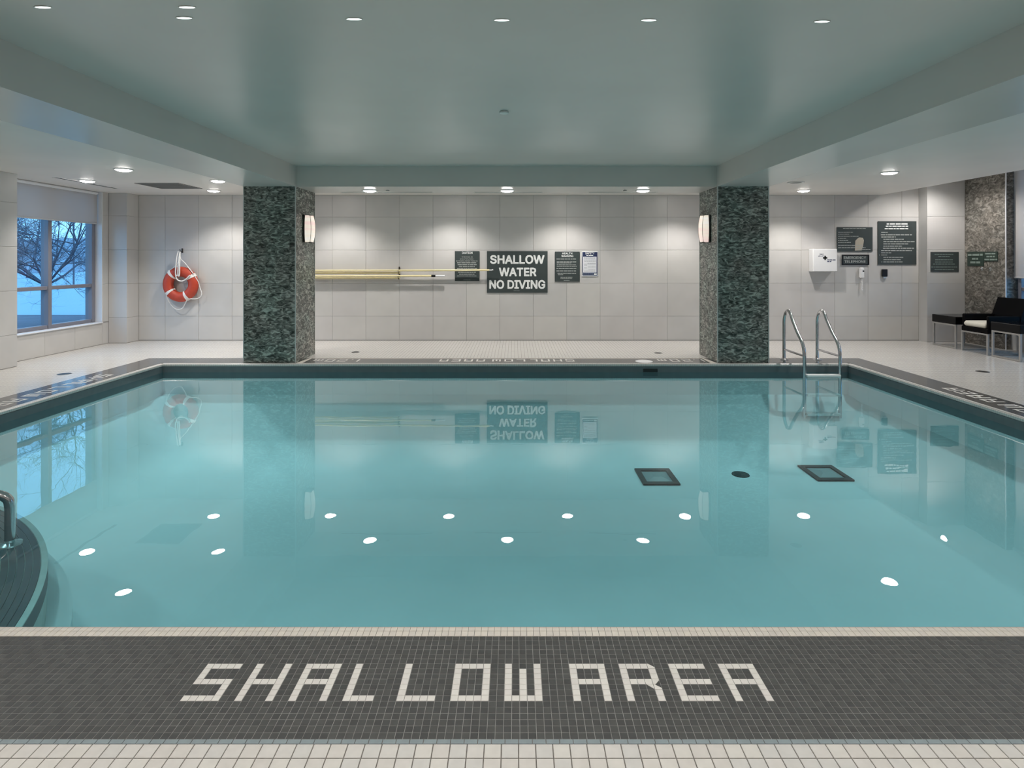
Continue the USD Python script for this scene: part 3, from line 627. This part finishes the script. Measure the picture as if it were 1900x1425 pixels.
obj('footer_badge', bx(PX(1102, 0, y)[0], PX(1107.3, 0, y)[0], y - .002, y, PX(0, 510, y)[1], PX(0, 507, y)[1]), M['ink_white'], t)
# right hand signs
t, a, b, y = sign('phone_notice', 'dark notice of address lines with a pale beige patch above EMERGENCY TELEPHONE', 1552.3, 421.5, 1618.6, 466.8)
obj('fine_print', kind='stuff', parent=t, mesh=plines([(1564, 1607, 424.2, 1.5), (1555, 1584, 430.7, 1.2), (1555, 1577, 434.5, 1.2), (1555, 1593, 438.5, 1.3), (1555, 1570, 442.3, 1.2), (1555, 1575, 446.2, 1.2), (1555, 1579, 449.9, 1.3), (1555, 1600, 455.4, 1.5), (1555, 1606, 459.5, 1.5), (1592, 1615, 463, 1.3)], y, 12), mat=M['ink_grey'])
pp = np.array([PX(q[0], q[1], y) for q in ((1586.3, 465), (1587, 447), (1590, 443.6), (1594, 440.5), (1601, 441), (1603, 446), (1601.5, 456), (1599, 464.5))])
pm = trimesh.creation.extrude_polygon(Polygon(pp), .0008, engine='earcut'); pm.apply_transform(np.array([[1, 0, 0, 0], [0, 0, -1, y], [0, 1, 0, 0], [0, 0, 0, 1.0]]))
obj('pale_patch', pm, M['beige'], t)  # flat pale beige shape laid on the notice panel
t, a, b, y = sign('telephone_sign', 'small dark framed sign reading EMERGENCY TELEPHONE', 1561.5, 472.5, 1612, 491.8)
fr = sbox(a[0], b[1], b[0], a[1]); fm = extr(fr.difference(fr.buffer(-.022)), 0, .006); fm.apply_transform(np.array([[1, 0, 0, 0], [0, 0, -1, y], [0, 1, 0, 0], [0, 0, 0, 1.0]]))
obj('frame', fm, M['black'], t)
for s, yy, x0, x1 in (('EMERGENCY', 480.3, 1565.5, 1607), ('TELEPHONE', 487.6, 1566.5, 1606)):
    obj('lettering', lettering(s, 4.6 / 1083 * y, PX((x0 + x1) / 2, 0, y)[0], PX(0, yy, y)[1], y, True, width=(x1 - x0) / 1083 * y), M['ink_grey'], t)
t, a, b, y = sign('emergency_notice', 'largest dark notice on the right with many lines of white print', 1628.5, 410.5, 1700, 491)
obj('fine_print', kind='stuff', parent=t, mesh=plines([(1645, 1684, 415.5, 2.4), (1643.5, 1685, 419.8, 2), (1641.5, 1687, 424.3, 2)], y, 14), mat=M['ink_white'])
obj('body_print', kind='stuff', parent=t, mesh=plines([(1635, 1649, 431, 1.7), (1634.5, 1692, 435.6, 1.8), (1635, 1662, 439.7, 1.8), (1635.5, 1637, 444, 1.6), (1639, 1677, 444, 1.6), (1635.5, 1637, 448.3, 1.6), (1639, 1697, 448.3, 1.8), (1635.5, 1637, 452.5, 1.6), (1639, 1685, 452.5, 1.8), (1635.5, 1637, 456.7, 1.6), (1639, 1675, 456.7, 1.6), (1638.5, 1696, 460.7, 1.9), (1631, 1632.5, 465, 1.6), (1635, 1692, 465, 1.8), (1635, 1656, 469.2, 1.6), (1631, 1632.5, 473.3, 1.2), (1635, 1646, 473.3, 1.4), (1635.5, 1637, 477.6, 1.6), (1639, 1676, 477.6, 1.6), (1635.5, 1637, 481.8, 1.6), (1639, 1673, 481.8, 1.6), (1635.5, 1637, 486, 1.4), (1639, 1675, 486, 1.6)], y, 15), mat=M['ink_grey'])
t, a, b, y = sign('pool_notice', 'dark notice with pale lines on the wall return above the low table', 1726.3, 467.5, 1778.3, 504.2, 10.694)
obj('fine_print', kind='stuff', parent=t, mesh=plines([(1734, 1769, 472, 1.4), (1741, 1764, 476, 1.4), (1735, 1768, 482, 1.3), (1735, 1769, 486.2, 1.3), (1731, 1773, 490, 1.5), (1728, 1776, 495.5, 1.5), (1734, 1770, 500, 1.4)], y, 16), mat=P('ink_green', (.20, .26, .24), .5))
def side_sign(name, label, y0, y1, z0, z1, rows, seed):
    """on the stone panel of the right wall, facing -x"""
    t = thing(name, label, 'sign')
    obj('panel', cbx(GX - .01, GX, y0, y1, z0, z1, .002), P(name + '_green', (.035, .055, .045), .4), t)
    r = random.Random(seed); ms = []
    for f0, f1, fz, h in rows:
        yy = y1 - f0 * (y1 - y0)
        ye = y1 - f1 * (y1 - y0)
        while yy > ye + h:
            w = min(r.uniform(2, 5) * h, yy - ye); ms.append(bx(GX - .0112, GX - .01, yy - w, yy, z1 - fz * (z1 - z0) - h / 2, z1 - fz * (z1 - z0) + h / 2)); yy -= w + h * .5
    obj('fine_print', kind='stuff', parent=t, mesh=cat_(*ms), mat= P(name + '_ink', (.24, .30, .27), .5))
def YS(x): return GX * 1083 / (x - 955)
def ZS(x, y): return EYE - (y - 483) / (x - 955) * GX
side_sign('exit_notice', 'green notice with three lines on the stone panel, left of its neighbour', YS(1826), YS(1795.5), ZS(1810, 493.5), ZS(1810, 467), [(.05, .95, .22, .035), (.3, .68, .5, .03), (.2, .8, .75, .035)], 1)
side_sign('shower_notice', 'smaller green notice with three lines on the stone panel, right of its neighbour', YS(1852), YS(1826.5), ZS(1840, 485), ZS(1840, 467), [(.1, .85, .2, .025), (.2, .8, .5, .025), (.05, .98, .8, .025)], 2)
for x, yy, lb in ((1822, 499, 'tiny bright push button under the left green notice on the stone panel'), (1838, 499.5, 'tiny push button under the right green notice on the stone panel')):
    t = thing('push_button', lb, 'button', (GX, YS(x), ZS(x, yy)))
    obj('plate', cbx(-.006, 0, -.02, .02, -.03, .03, .002), M['alu'], t)
    obj('knob', trimesh.creation.icosphere(1, .014).apply_translation([-.012, 0, .008]), M['steel'], t, smooth=True)

# first aid box
t = thing('first_aid_box', 'white first aid box with a black cross mounted on the wall', 'first aid box')
d = WB - .006; dd = .16
a, b = PX(1508.5, 461.8, d - dd), PX(1553.5, 504, d - dd)
obj('cabinet', cbx(a[0], b[0], d - dd, d, b[1], a[1], .008), M['white'], t)
obj('door', cbx(a[0] + .008, b[0] - .008, d - dd - .006, d - dd, b[1] + .008, a[1] - .008, .003), M['white'], t)
y = d - dd - .006
cx, cz = PX(1531, 478.5, y); c1, c2 = .040, .013
obj('cross', cat_(bx(cx - c1, cx + c1, y - .001, y, cz - c2, cz + c2), bx(cx - c2, cx + c2, y - .001, y, cz - c1, cz + c1)), M['black'], t)
for s, x0, x1, yy in (('FIRST', 1520.5, 1528.5, 472.5), ('AID KIT', 1518, 1528.5, 476)):
    obj('lettering', lettering(s, 1.6 / 1083 * y, PX((x0 + x1) / 2, 0, y)[0], PX(0, yy, y)[1], y, True, width=(x1 - x0) / 1083 * y), M['navy'], t)
obj('fine_print', kind='stuff', parent=t, mesh=plines([(1535, 1550.5, 482.2, 1.4), (1535, 1542.5, 485.6, 1.3)], y, 21), mat=M['navy'])
# wall phone
t = thing('emergency_phone', 'small white wall telephone with a hanging cord below the EMERGENCY TELEPHONE sign', 'telephone'); d = WB - .006
a, b = PX(1595.5, 496.5, d - .05), PX(1604, 516.5, d - .05)
obj('base', cbx(a[0] + .006, b[0] - .006, d - .022, d, b[1] + .02, a[1] - .01, .006), M['white'], t)
obj('handset', cbx(a[0], b[0], d - .06, d - .022, b[1], a[1], .018), M['white'], t, smooth=30)
obj('window', bx(a[0] + .045, a[0] + .075, d - .0612, d - .06, a[1] - .075, a[1] - .055), M['black'], t)
cx, cz = PX(1600, 516, d - .04)
cord = [(cx + .012 * math.sin(k * 1.9), d - .03 + .010 * math.cos(k * 1.9), cz + .01 - k * .0042) for k in range(60)]
obj('cord', tube(cord, .005, 6), M['white'], t, smooth=40)
t = thing('card_reader', 'small black box with a grey foot under the largest notice', 'card reader')
a, b = PX(1637, 499.5, d - .03), PX(1647, 513.3, d - .03)
obj('housing', cbx(a[0], b[0], d - .035, d, b[1], a[1], .006), M['black'], t)
obj('foot', cbx(a[0] + .02, b[0] - .02, d - .03, d, b[1] - .035, b[1], .004), M['alu'], t)

# ------------------------------------------------------------------ lifebuoy
d = WB - .006; cxp, czp = PX(336.3, 527.5, d - .08)
t = thing('lifebuoy', 'orange lifebuoy with white bands and rope hung on the left far wall', 'lifebuoy', (cxp, d - .095, czp))
RJ, RM = .235, .092
def torus_arc(R, rr, a0, a1, na=48, nb=18, closed=False, flat=.8):
    A = np.linspace(a0, a1, na, endpoint=not closed); V = []
    for a in A:
        for k in range(nb):
            q = 2 * math.pi * k / nb; V.append([(R + rr * math.cos(q)) * math.cos(a), rr * flat * math.sin(q), (R + rr * math.cos(q)) * math.sin(a)])
    Fa = []
    for i in range(na if closed else na - 1):
        i2 = (i + 1) % na
        for k in range(nb):
            k2 = (k + 1) % nb; Fa += [[i * nb + k, i2 * nb + k, i2 * nb + k2], [i * nb + k, i2 * nb + k2, i * nb + k2]]
    m = trimesh.Trimesh(np.array(V), np.array(Fa), process=False); m.fix_normals(); return m
obj('ring', torus_arc(RJ, RM, 0, 2 * math.pi, 64, 20, True), M['orange'], t, smooth=60)
angs = [math.radians(q) for q in (130, 33, 217, 299)]
for a in angs: obj('band', torus_arc(RJ, RM + .005, a - .10, a + .10, 6, 20), M['band_white'], t, smooth=60)
K = .0099 * .985                                # metres per crop pixel of the close-up, halved
def LP(px, py, yy=-.085): return ((px - 468) / 1018 * 100 / 1083 * 10.84, yy, -(py - 785) / 1425 * 140 / 1083 * 10.84)
def rope(pts, r=.0085): obj('rope', tube(spline([LP(*p) for p in pts], 8), r, 8), M['rope'], t, smooth=50)
rope([(215, 1000, -.03), (260, 1120, -.01), (330, 1220, 0), (410, 1258, 0), (490, 1240, 0), (550, 1160, -.01), (600, 1075, -.03)])
rope([(650, 1055, -.03), (760, 1058, -.01), (840, 1020, 0), (862, 950, 0), (830, 850, 0), (800, 730, -.01), (750, 620, -.05)])
rope([(240, 540, -.03), (310, 500, -.02), (370, 440, -.01), (420, 370, -.01), (460, 300, -.02)])
rope([(745, 590, -.06), (660, 500, -.04), (560, 380, -.03), (500, 320, -.04), (480, 250, -.05)])
rope([(452, 160, -.06), (440, 300, -.09), (432, 470, -.10), (432, 600, -.10), (460, 690, -.10), (530, 722, -.09), (610, 690, -.09), (690, 610, -.09)], .0115)
rope([(486, 170, -.06), (488, 300, -.095), (480, 450, -.105), (476, 590, -.105), (490, 628, -.105), (503, 590, -.105), (505, 450, -.105), (500, 300, -.09), (490, 175, -.06)], .0115)
rope([(430, 600, -.1), (445, 620, -.103), (470, 610, -.104), (480, 500, -.105)], .010)
t2 = thing('wall_hook', 'small dark wall hook holding up the lifebuoy rope', 'hook')
hx, hz = PX(338.5, 466, d)
obj('stem', cat_(bx(hx - .012, hx + .012, d - .012, d, hz - .03, hz + .05), tube([(hx, d - .01, hz + .0), (hx, d - .07, hz - .02), (hx, d - .085, hz + .035)], .007, 8)), M['hook'], t2)

# long poles on wall hooks
def pole(label, xe, ye, dep, xs=-4.55, slope=-.006, handle=None):
    t = thing('pool_pole', label, 'pool pole'); yv = d - dep
    xE, zE = PX(xe, ye, yv); zS = zE + slope * (xE - xs) * .5
    obj('shaft', tube([(xs, yv, zS), (xE, yv, zE)], .0175, 12), M['pole'], t, smooth=40)
    if handle == 'tip':
        obj('tip', tube([(xE, yv, zE), (xE + .05, yv, zE)], .012, 10), M['white'], t, smooth=40)
        obj('button', trimesh.creation.icosphere(2, .013).apply_translation([xE + .062, yv, zE + .006]), M['white'], t, smooth=True)
    if handle == 'grip':
        obj('collar', tube([(xE, yv, zE), (xE + .075, yv, zE)], .022, 12), M['black'], t, smooth=40)
        obj('grip', tube([(xE + .075, yv, zE), (xE + .25, yv, zE)], .018, 12), M['white'], t, smooth=40)
pole('longest yellow pool pole reaching over the CAUTION sign to the big sign', 908, 501.3, .10, handle='tip')
pole('yellow pool pole just under the longest pole on the far wall', 742, 506.3, .055, slope=-.004)
pole('yellow pool pole with a black collar and white grip', 800.5, 511.8, .10, handle='grip')
pole('lowest yellow pool pole behind the one with the white grip', 742, 515.8, .055, slope=-.004)
for px_, lb in ((741, 'dark wall hook holding the yellow poles left of the CAUTION sign'), (583 - 60, 'dark wall hook holding the poles behind the left pillar')):
    hx, hz = PX(px_, 496, d); t = thing('pole_hook', lb, 'hook')
    obj('back_plate', bx(hx - .012, hx + .012, d - .008, d, hz - .20, hz + .01), M['hook'], t)
    for k in (0, 1):
        zz = PX(0, 504.5 + k * 10.3, d)[1] - .022
        obj('arm', tube(spline([(hx, d - .006, zz), (hx, d - .10, zz - .004), (hx, d - .124, zz + .02), (hx, d - .126, zz + .05)], 5), .006, 8), M['hook'], t, smooth=40)

# ------------------------------------------------------------------ furniture on the right
def side_table(y0, y1, label):
    t = thing('side_table', label, 'table', (7.45, (y0 + y1) / 2, 0)); h = (y1 - y0) / 2; w = .56; b = .026
    obj('tabletop', cbx(-.01, w + .01, -h - .01, h + .01, .412, .545, .008), M['lacquer'], t)
    for x in (0, w - b):
        for yy in (-h, h - b): obj('leg', bx(x, x + b, yy, yy + b, .003, .387), M['chrome'], t)
    for x in (0, w - b):
        obj('rail', bx(x, x + b, -h, h, .387, .412), M['chrome'], t)
        obj('floor_rail', bx(x, x + b, -h + b, h - b, .003, .028), M['chrome'], t)
side_table(9.86, 10.40, 'low black side table with chrome sled frame farthest right, left of the armchair')
side_table(8.60, 9.12, 'low black glossy side table with chrome frame at the right picture edge')
t = thing('armchair', 'black leather armchair with a cream seat cushion and chrome legs between two tables', 'armchair', (7.45, 9.48, 0)); h = .275; b = .026
obj('seat_base', cbx(.01, .60, -h, h, .335, .415, .012), M['leather'], t)
obj('cushion', cbx(.0, .50, -h + .05, h - .05, .416, .505, .03), M['cushion'], t, smooth=50)
for s in (-1, 1):
    obj('armrest', cbx(.02, .62, s * h - s * .05, s * h, .416, .615, .014), M['leather'], t)
    y0, y1 = sorted((s * h, s * h - s * b))
    v = bx(.01, .01 + b, y0, y1, .003, .312)
    obj('leg', v, M['chrome'], t); obj('leg', bx(.52, .52 + b, y0, y1, .003, .312), M['chrome'], t)
    obj('floor_rail', bx(.01 + b, .52, y0, y1, .003, .026), M['chrome'], t)
obj('seat_rail', bx(.01, .01 + b, -h, h, .312, .335), M['chrome'], t)
obj('seat_rail', bx(.52, .52 + b, -h, h, .312, .335), M['chrome'], t)
bp = Polygon([(.50, .40), (.55, .62), (.64, .875), (.70, .865), (.635, .62), (.60, .38)])
bm = trimesh.creation.extrude_polygon(bp.buffer(.012, 4), 2 * h + .02, engine='earcut')
bm.apply_transform(np.array([[1, 0, 0, 0], [0, 0, -1, h + .01], [0, 1, 0, 0], [0, 0, 0, 1.0]]))
obj('backrest', bm, M['leather'], t, smooth=35)

# ------------------------------------------------------------------ outdoors
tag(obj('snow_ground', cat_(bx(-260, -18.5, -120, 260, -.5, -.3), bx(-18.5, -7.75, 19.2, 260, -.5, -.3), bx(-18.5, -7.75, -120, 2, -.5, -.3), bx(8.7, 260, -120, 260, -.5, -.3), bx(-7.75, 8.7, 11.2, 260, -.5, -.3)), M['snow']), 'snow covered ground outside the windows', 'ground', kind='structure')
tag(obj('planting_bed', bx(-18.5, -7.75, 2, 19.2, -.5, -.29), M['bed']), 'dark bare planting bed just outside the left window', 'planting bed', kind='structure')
def grow(seed, height, spread, lvl, lean=.9, stems=5):
    r = np.random.default_rng(seed); out = []
    def br(p, dr, ln, rad, level):
        n = 4; pts = [p]; d_ = dr
        for _ in range(n):
            d_ = d_ + r.normal(0, .14, 3) + np.array([0, 0, .03]); d_ /= np.linalg.norm(d_); p = p + d_ * ln / n; pts.append(p)
        out.append(tube(pts, np.linspace(rad, rad * .55, n + 1), 4 if level < 2 else 3, caps=False))
        if level >= lvl: return
        for _ in range(4 if level < 2 else 4):
            k = r.integers(1, n + 1); ax = r.normal(0, 1, 3); q = d_ + ax / np.linalg.norm(ax) * lean; q[2] = q[2] * .8 + .05; q /= np.linalg.norm(q)
            br(pts[k], q, ln * r.uniform(.52, .78), rad * .55, level + 1)
    for s in range(stems):
        a = 2 * math.pi * (s + r.uniform(-.3, .3)) / stems
        dr = np.array([math.cos(a) * spread, math.sin(a) * spread, 1.0]); br(np.array([0, 0, height * (.22 if lvl > 4 else .12)]), dr / np.linalg.norm(dr), height * .42, .025 * height / 4, 0)
    return cat_(*out)
t = thing('bare_tree', 'bare branching tree right outside the left window', 'tree', (-13.0, 16.19, -.3))
obj('trunk', tube([(0, 0, 0), (.02, 0, .6), (0, .02, 1.2)], [.11, .09, .07], 8), M['bark'], t, smooth=40)
obj('branches', grow(3, 5.0, 1.5, 5, 1.0, 11), M['bark'], t)
protos = []
FAR = [(-50, 60, 1.0, 'distant bare tree in the middle of the row beyond the snow, left window'), (-40, 55, .95, 'distant bare tree at the right end of the row beyond the snow, left window'),
       (-57, 52, .95, 'distant bare tree at the left end of the row beyond the snow, left window'), (-60, 68, 1.3, 'tallest distant bare tree, at the back of the row, left window'), (-46, 70, 1.15, 'distant bare tree at the back right of the row, left window'),
       (62, 64, 1.0, 'distant bare tree outside the right window, nearer of two'), (76, 74, 1.2, 'distant bare tree outside the right window, farther of two')]
for k, (x, y, s, lb) in enumerate(FAR):
    gp = 'bare trees beyond the snow'
    if k == 0:
        t = thing('distant_tree', lb, 'tree', (x, y, -.3), group=gp); obj('branches', grow(9, 5.0, 1.0, 3, 1.0, 7), M['bark'], t); obj('trunk', tube([(0, 0, 0), (0, 0, .8)], [.2, .14], 6), M['bark'], t); first = t
    else:
        q = thing('distant_tree', lb, 'tree', (x, y, -.3), rotz=47.0 * k, group=gp); UsdGeom.Xformable(q).AddScaleOp().Set(Gf.Vec3f(s, s, s))
        q.GetReferences().AddInternalReference(first.GetPath()); q.SetInstanceable(True); tag(q, lb, 'tree', gp)
hx = np.linspace(-1, 1, 25)
def hill(cx, cy, ln, ang, hh, name, label):
    V, Fh = [], []
    for i, u in enumerate(hx):
        for j, w in enumerate((-1, -.4, 0, .4, 1)):
            V.append([u * ln, w * 18, -.4 + hh * (1 - abs(w) ** 1.5) * (1 - u ** 4) * (.8 + .35 * math.sin(u * 9 + j * .4))])
    for i in range(24):
        for j in range(4): Fh.append([i * 5 + j, (i + 1) * 5 + j, (i + 1) * 5 + j + 1, i * 5 + j + 1])
    V = np.array(V); c, s = math.cos(ang), math.sin(ang); V = np.c_[cx + c * V[:, 0] - s * V[:, 1], cy + s * V[:, 0] + c * V[:, 1], V[:, 2]]
    tag(obj(name, (V, np.array(Fh)), M['hill'], smooth=True), label, 'hill', kind='structure')
hill(-82, 96, 80, math.radians(40), 5.0, 'wooded_rise', 'low grey wooded rise on the horizon outside the left window')
hill(95, 92, 80, math.radians(-40), 5.0, 'wooded_bank', 'low grey wooded rise on the horizon outside the right window')
t = thing('lamp_post', 'slender post standing in the snow beyond the bare tree', 'lamp post', (-30.6, 40.5, -.3))
obj('post', tube([(0, 0, 0), (0, 0, 4.4)], .055, 8), M['bark'], t, smooth=40)
obj('lamp_head', cbx(-.15, .15, -.08, .08, 4.4, 4.5, .02), M['bark'], t)
